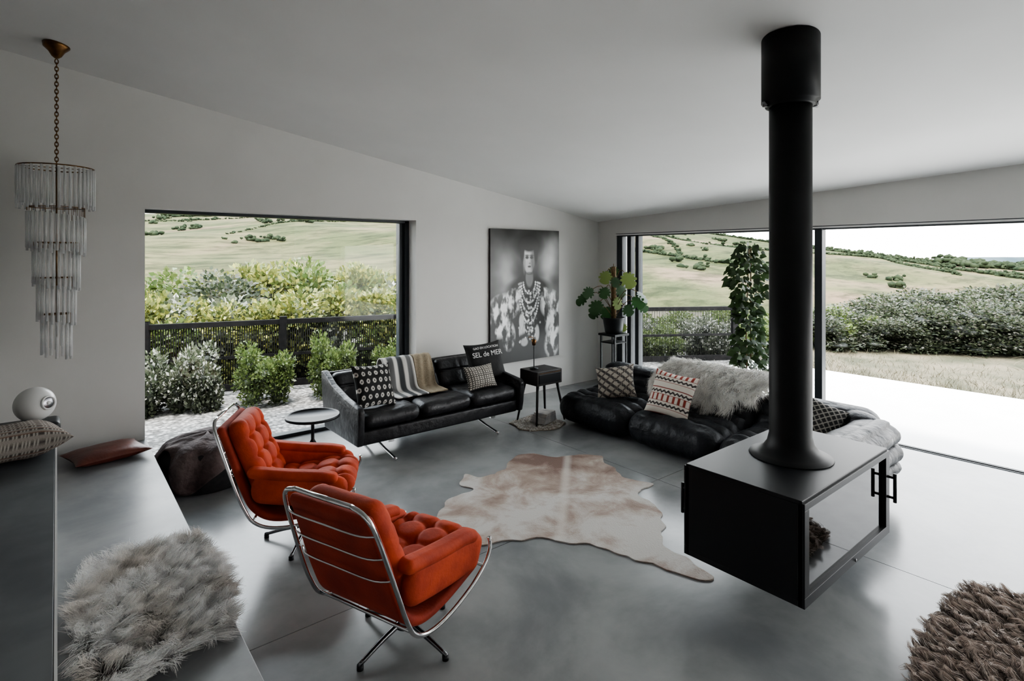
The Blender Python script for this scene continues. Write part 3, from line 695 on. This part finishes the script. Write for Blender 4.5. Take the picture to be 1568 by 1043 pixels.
ML=[(-.43,.52,.20,0),(-.36,.62,.17,0),(-.24,.45,.22,0),(-.12,.86,.19,1),(.02,.92,.16,0),(.16,.84,.24,1),(.10,.66,.18,0),(.28,.50,.2,0),(.36,.58,.2,0),(.40,.42,.17,0),(-.14,.64,.17,0),(.20,.38,.18,0),(-.08,.36,.2,0),(.05,.50,.18,1),(-.28,.34,.16,0),(.0,.78,.15,0),(.14,.12,.13,1)]
for (h_,zt_,sz,yl) in ML:
    f_=random.uniform(-.14,.10); tx,ty=.774*h_*.85+.63*f_,-.634*h_*.85+.77*f_
    tip=(tx,ty,zt_); b.tube([(0,0,max(.2,zt_-.22)),(tx*.55,ty*.55,zt_+.03),tip],.005,M_bark,6,8)
    g_=random.uniform(.7,1.3)
    addleaf(b,tip,(tx*2,ty*2,-.55),sz,'monstera',(.18,.24,.07) if yl else (.03*g_,.075*g_,.025*g_))
b.build('potted_monstera',(5.98,5.08,.83))
b=MB(); b.lathe([(.12,0),(.15,.02),(.18,.30),(.165,.30),(.16,.28)],M_black,seg=40); b.lathe([(.16,.27),(.01,.275)],M_soil,seg=30)
for s_ in (-1,1): b.tube([(s_*.03,0,.25),(s_*.05,.02,1.0),(s_*.02,.0,2.0)],.007,M_bark,8,20)
for k in range(900):
    z=random.uniform(.30,2.03); wd=.12+.12*math.sin(z*2.4+.6)**2+(.05 if z<1 else 0)-(.06 if z>1.85 else 0); a=random.uniform(0,6.28); r=wd*math.sqrt(random.random())
    off=.05*math.sin(z*3)
    g_=random.uniform(.4,1.4); addleaf(b,(off+r*math.cos(a),r*math.sin(a),z),(math.cos(a),math.sin(a),random.uniform(-1.2,.1)),random.uniform(.05,.085),'heart',(.03*g_,.060*g_,.018*g_))
b.build('climbing_ivy_plant',(6.08,3.17,0))

# ------------------------------------------------------------------ outside
b=MB(); b.box((6.79,-14,-.16),(10.05,5.15,-.03),M_patio); b.box((6.62,Y0-.2,-.10),(6.79,5.4,-.02),M_patio)
b.build('patio_terrace')
b=MB(); b.box((-14,6.14,-.3),(8.2,9.3,-.06),M_gravel); b.box((6.80,5.15,-.3),(10.05,6.14,-.06),M_gravel); b.box((8.2,6.14,-.3),(10.05,7.2,-.06),M_gravel); b.build('gravel_path_ground')
EL=[(-60,.055),(-10,.060),(6,.0635),(18,.0715),(30,.0765),(40,.076),(52,.055),(58.8,.0385),(64.5,.0240),(70.5,.0075),(77.3,-.0095),(82,-.0160),(100,-.02),(150,-.02)]
def hz(phi,R):
    e=np.interp(phi,[a for a,_ in EL],[c for _,c in EL]); top=1.9+200*e
    base=-.10
    if R<19: z=base
    elif R<45: t=(R-19)/26; z=base-3.2*t*t*(3-2*t)
    else:
        t=min(1,(R-45)/155); z=base-3.2+(top-base+3.2)*(t**.85)
        z+=1.6*noise.noise(Vector((phi*.09,R*.03,1)))*math.sin(math.pi*t)
    if R>200: z-= (R-200)*.12
    return z
phis=np.linspace(-50,140,230); Rs=np.r_[7.5,np.linspace(9,45,14),np.linspace(52,200,46),215,260,330]
V=[];
for ph in phis:
    for R_ in Rs: V.append((R_*math.sin(math.radians(ph)),R_*math.cos(math.radians(ph)),hz(ph,R_)))
I_=np.arange(len(V)).reshape(len(phis),len(Rs)); q=np.stack([I_[:-1,:-1],I_[:-1,1:],I_[1:,1:],I_[1:,:-1]],-1)
b=MB(); b.add(V,q[:,:14].reshape(-1,4)[:, ::-1],M_lawn,True); b.add(V,q[:,14:].reshape(-1,4)[:, ::-1],M_hill,True); b.build('hillside_ground')
# far ridge
b=MB(); V=[]; ph_=np.linspace(68,125,90)
for p_ in ph_:
    t=max(0,min(1,(p_-72)/6)); top=1.9+620*(-.024+.0225*t*t*(3-2*t)+.0022*noise.noise(Vector((p_*.35,0,4)))+.0009*noise.noise(Vector((p_*2.3,0,7))))
    for R_,z_ in ((520,-40),(620,top),(760,top-25)): V.append((R_*math.sin(math.radians(p_)),R_*math.cos(math.radians(p_)),z_))
I_=np.arange(270).reshape(90,3); q=np.stack([I_[:-1,:-1],I_[:-1,1:],I_[1:,1:],I_[1:,:-1]],-1).reshape(-1,4)
b.add(V,q[:,::-1],M_ridge,True); b.build('distant_ridge')
ico=bmesh.new(); bmesh.ops.create_icosphere(ico,subdivisions=2,radius=1); iv=np.array([v.co[:] for v in ico.verts]); ico.verts.index_update(); iF=np.array([[v.index for v in f.verts] for f in ico.faces]); ico.free()
ico=bmesh.new(); bmesh.ops.create_icosphere(ico,subdivisions=1,radius=1); jv=np.array([v.co[:] for v in ico.verts]); ico.verts.index_update(); jF=np.array([[v.index for v in f.verts] for f in ico.faces]); ico.free()
M_tree=mat('distant_tree_foliage',(.016,.024,.014),1,col2=(.036,.046,.025),scale=.9,bump=1,bscale=3,detail=8,spec=.05)
b=MB()
def tree(ph,R,s,flat=.75):
    x,y=R*math.sin(math.radians(ph)),R*math.cos(math.radians(ph)); z=hz(ph,R)
    for k in range(7):
        o=RNG.normal(0,.55,3)*s; o[2]=abs(o[2])*.45; q_=s*RNG.uniform(.25,.6)
        b.add(jv*(1+RNG.normal(0,.16,(len(jv),1)))*np.array([q_,q_,q_*flat])+np.array([x,y,z+q_*flat*.4])+o,jF,M_tree,True)
for c_ in range(24):
    pc=9+31*(c_+random.random())/24; rc=random.uniform(172,194)
    for k in range(random.randint(10,26)): tree(pc+random.gauss(0,.9),min(199,rc+random.gauss(0,2.5)),random.uniform(.8,1.9),.8)
for c_ in range(22):
    pc=random.uniform(-3,36); rc=random.uniform(85,172)
    for k in range(random.randint(1,6)): tree(pc+random.gauss(0,.7),rc+random.gauss(0,3),random.uniform(.4,1.2))
def hedge(p0,r0,p1,r1,n,s):
    for k in range(n):
        t=(k+random.random()*.6)/n; tree(p0+(p1-p0)*t+.4*math.sin(t*9),r0+(r1-r0)*t+random.uniform(-.6,.6)+2*math.sin(t*7),s*random.uniform(.5,1.2),.8)
hedge(-5,150,22,172,90,.5); hedge(12,110,34,185,80,.45)
hedge(57,195,95,112,260,.75); hedge(62,150,95,150,210,.6); hedge(66,192,95,172,160,.9); hedge(50,170,62,120,90,.6); hedge(46,100,66,88,90,.6); hedge(52,185,56,90,70,.5); hedge(70,180,78,110,70,.6)
for k in range(150): tree(random.uniform(77,90),random.uniform(176,199),random.uniform(1.0,2.4),.7)
for c_ in range(14):
    pc=random.uniform(46,76); rc=random.uniform(80,190)
    for k in range(random.randint(1,6)): tree(pc+random.gauss(0,.8),rc+random.gauss(0,3),random.uniform(.4,1.2))
b.build('hillside_trees')
# fence
b=MB(); fp=[(-6,10.7),(-2.5,9.75),(.91,8.84),(4.2,7.93),(8.0,6.3),(9.6,5.3)]
for i in range(len(fp)-1):
    a=Vector((*fp[i],0)); c=Vector((*fp[i+1],0)); L=(c-a).length; d=(c-a)/L; ang=math.atan2(d.y,d.x); b.M=Tr(*a)@Matrix.Rotation(ang,4,'Z')
    b.box((0,-.03,.91),(L,.03,.98),M_fence); b.box((0,-.015,.45),(L,.015,.49),M_fence); b.box((0,-.015,0),(L,.015,.10),M_fence)
    n=max(1,int(L/1.7))
    for k in range(n+1): b.box((L*k/n-.05,-.045,-.1),(L*k/n+.05,.045,1.02),M_fence)
    for k in range(int(L/.03)): b.cyl((k*.03,0,0),(k*.03,0,.94),.0065,M_fence,4)
b.build('garden_fence')
# shrubs
def shrubmesh(name,N_,leaf,palette,flower=None,lump=26,tall=1.0):
    r=np.random.default_rng(len(name)*13+N_)
    a=r.uniform(0,6.28,lump); zc=r.uniform(.15,.85,lump); rr=.42*np.sqrt(1-((zc-.35)/.75)**2)*r.uniform(.6,1.05,lump)
    cen=np.c_[rr*np.cos(a),rr*np.sin(a),zc*tall]
    k=r.integers(0,lump,N_); dv=r.normal(0,1,(N_,3)); dv/=np.linalg.norm(dv,axis=1)[:,None]
    P=cen[k]+dv*(.17*r.uniform(.5,1.15,N_))[:,None]; P[:,2]=np.abs(P[:,2])
    d=dv+r.normal(0,.5,(N_,3)); d[:,2]+=.3; d/=np.linalg.norm(d,axis=1)[:,None]
    s_=np.cross(d,r.normal(0,1,(N_,3))); s_/=np.linalg.norm(s_,axis=1)[:,None]
    L=leaf*r.uniform(.6,1.3,N_)[:,None]
    V=np.stack([P,P+d*L*.5+s_*L*.3,P+d*L,P+d*L*.5-s_*L*.3],1)
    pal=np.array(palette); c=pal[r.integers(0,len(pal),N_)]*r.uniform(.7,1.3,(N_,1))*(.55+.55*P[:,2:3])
    if flower is not None:
        m=(r.random(N_)<.18)&(P[:,2]>.25); c[m]=flower
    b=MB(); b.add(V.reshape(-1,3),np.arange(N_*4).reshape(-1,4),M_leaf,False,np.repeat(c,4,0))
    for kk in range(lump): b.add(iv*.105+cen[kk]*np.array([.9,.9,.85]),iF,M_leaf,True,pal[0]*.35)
    return b
protos=[('a',6500,.060,[(.065,.10,.028),(.105,.145,.04),(.14,.175,.055)],None),
       ('bb',6500,.055,[(.085,.11,.032),(.145,.16,.045),(.19,.20,.055)],(.38,.36,.09)),
       ('ccc',6000,.070,[(.05,.065,.035),(.09,.105,.06),(.14,.15,.10)],(.55,.54,.48)),
       ('dddd',8000,.045,[(.028,.038,.022),(.045,.058,.03),(.07,.083,.045)],(.12,.115,.09))]
cache={}
def shrub(kind,x,y,s,h,z=-.08,nm='garden_shrub'):
    if kind not in cache:
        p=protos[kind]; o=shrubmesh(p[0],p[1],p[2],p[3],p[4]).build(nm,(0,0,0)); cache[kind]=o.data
    else:
        o=bpy.data.objects.new(nm,cache[kind]); sc.collection.objects.link(o)
    o.location=(x,y,z); o.scale=(s,s,h); o.rotation_euler=(0,0,random.uniform(0,6.28)); return o
for k,x in enumerate((-.1,.75,1.35,2.15,3.0,3.95,4.5,5.6,6.5)): shrub([2,2,2,0,0,0,2,2,0][k],x,8.42-.277*x+random.uniform(-.08,.05),random.uniform(.62,.78),random.uniform(.78,.96))
for k in range(20): x=-1+k*.42; shrub([1,0,1,2][k%4],x,10.3-.24*x+random.uniform(-.3,.4),random.uniform(1.4,1.9),random.uniform(1.25,1.55),-.15)
for k in range(15): x=-1+k*.8; shrub([1,3,1,0][k%4],x,12.6-.2*x+random.uniform(-.5,.5),random.uniform(1.9,2.6),random.uniform(1.7,2.15),-.3)
for (x,y) in ((8.2,6.9),(8.9,6.5),(9.9,5.9),(9.3,7.3),(10.3,6.6),(10.9,5.7)): shrub(random.choice((0,2)),x,y,.9,random.uniform(.6,.85))
for k in range(8): shrub(0,9+k*.7,8.6-k*.55,1.4,.9,-.2)
# right bushes
for k in range(24):
    t=k/23; hh=.72+.32*math.sin(min(1,t*1.8+.1)*math.pi/2); shrub(3,13.3+t*5.2+random.uniform(-.3,.3),4.9-t*6+random.uniform(-.3,.3),random.uniform(1.5,2.0),hh*random.uniform(.8,1.15),-.15)
for k in range(16):
    t=k/15; hh=.95+.4*math.sin(min(1,t*1.8+.1)*math.pi/2); shrub(3,15.2+t*5+random.uniform(-.3,.3),5.2-t*6+random.uniform(-.3,.3),random.uniform(2.0,2.6),hh*random.uniform(.8,1.15),-.2)
# dry grass tufts by the terrace edge
b=MB(); n=6000; P=np.c_[10.15+RNG.gamma(1.2,.8,n),RNG.uniform(-5,5.2,n)]; d=np.c_[RNG.normal(0,.5,n),RNG.normal(0,.5,n),np.full(n,1.)]; d/=np.linalg.norm(d,axis=1)[:,None]
cols=np.clip(np.array([.14,.125,.07])*(1+RNG.normal(0,.25,(n,1))),.02,.4); fur(b,np.c_[P,np.full(n,-.10)],d,.11,.008,cols,K=600,clump=.3,grav=.1); b.build('dry_grass_tufts')

# ------------------------------------------------------------------ lights, world, camera
w=bpy.data.worlds.new('sky'); sc.world=w; w.use_nodes=True; nt=w.node_tree; bg=nt.nodes['Background']
tc=nt.nodes.new('ShaderNodeTexCoord'); sx=nt.nodes.new('ShaderNodeSeparateXYZ'); nt.links.new(tc.outputs['Generated'],sx.inputs[0])
r=nt.nodes.new('ShaderNodeValToRGB'); e=r.color_ramp.elements; e[0].position=0; e[0].color=(1,.985,.965,1); e[1].position=.8; e[1].color=(.86,.93,1,1)
nt.links.new(sx.outputs['Z'],r.inputs[0]); nt.links.new(r.outputs[0],bg.inputs['Color']); bg.inputs['Strength'].default_value=9.0
sd=bpy.data.lights.new('sun','SUN'); sd.energy=9; sd.angle=math.radians(8); sd.color=(1,.95,.88)
so=bpy.data.objects.new('sun',sd); sc.collection.objects.link(so)
so.rotation_euler=Vector((.12,.28,-1)).to_track_quat('-Z','Y').to_euler()
try: sc.view_settings.look='AgX - Medium High Contrast'
except Exception as ex: print(ex)
cd=bpy.data.cameras.new('camera'); cam=bpy.data.objects.new('camera',cd); sc.collection.objects.link(cam)
cd.sensor_width=36; cd.lens=36*852/1568; cd.shift_y=-129.5/1568; cd.clip_start=.02; cd.clip_end=2000
cam.location=(0,0,H); cam.rotation_euler=(math.radians(90),0,math.radians(-39.3)); sc.camera=cam
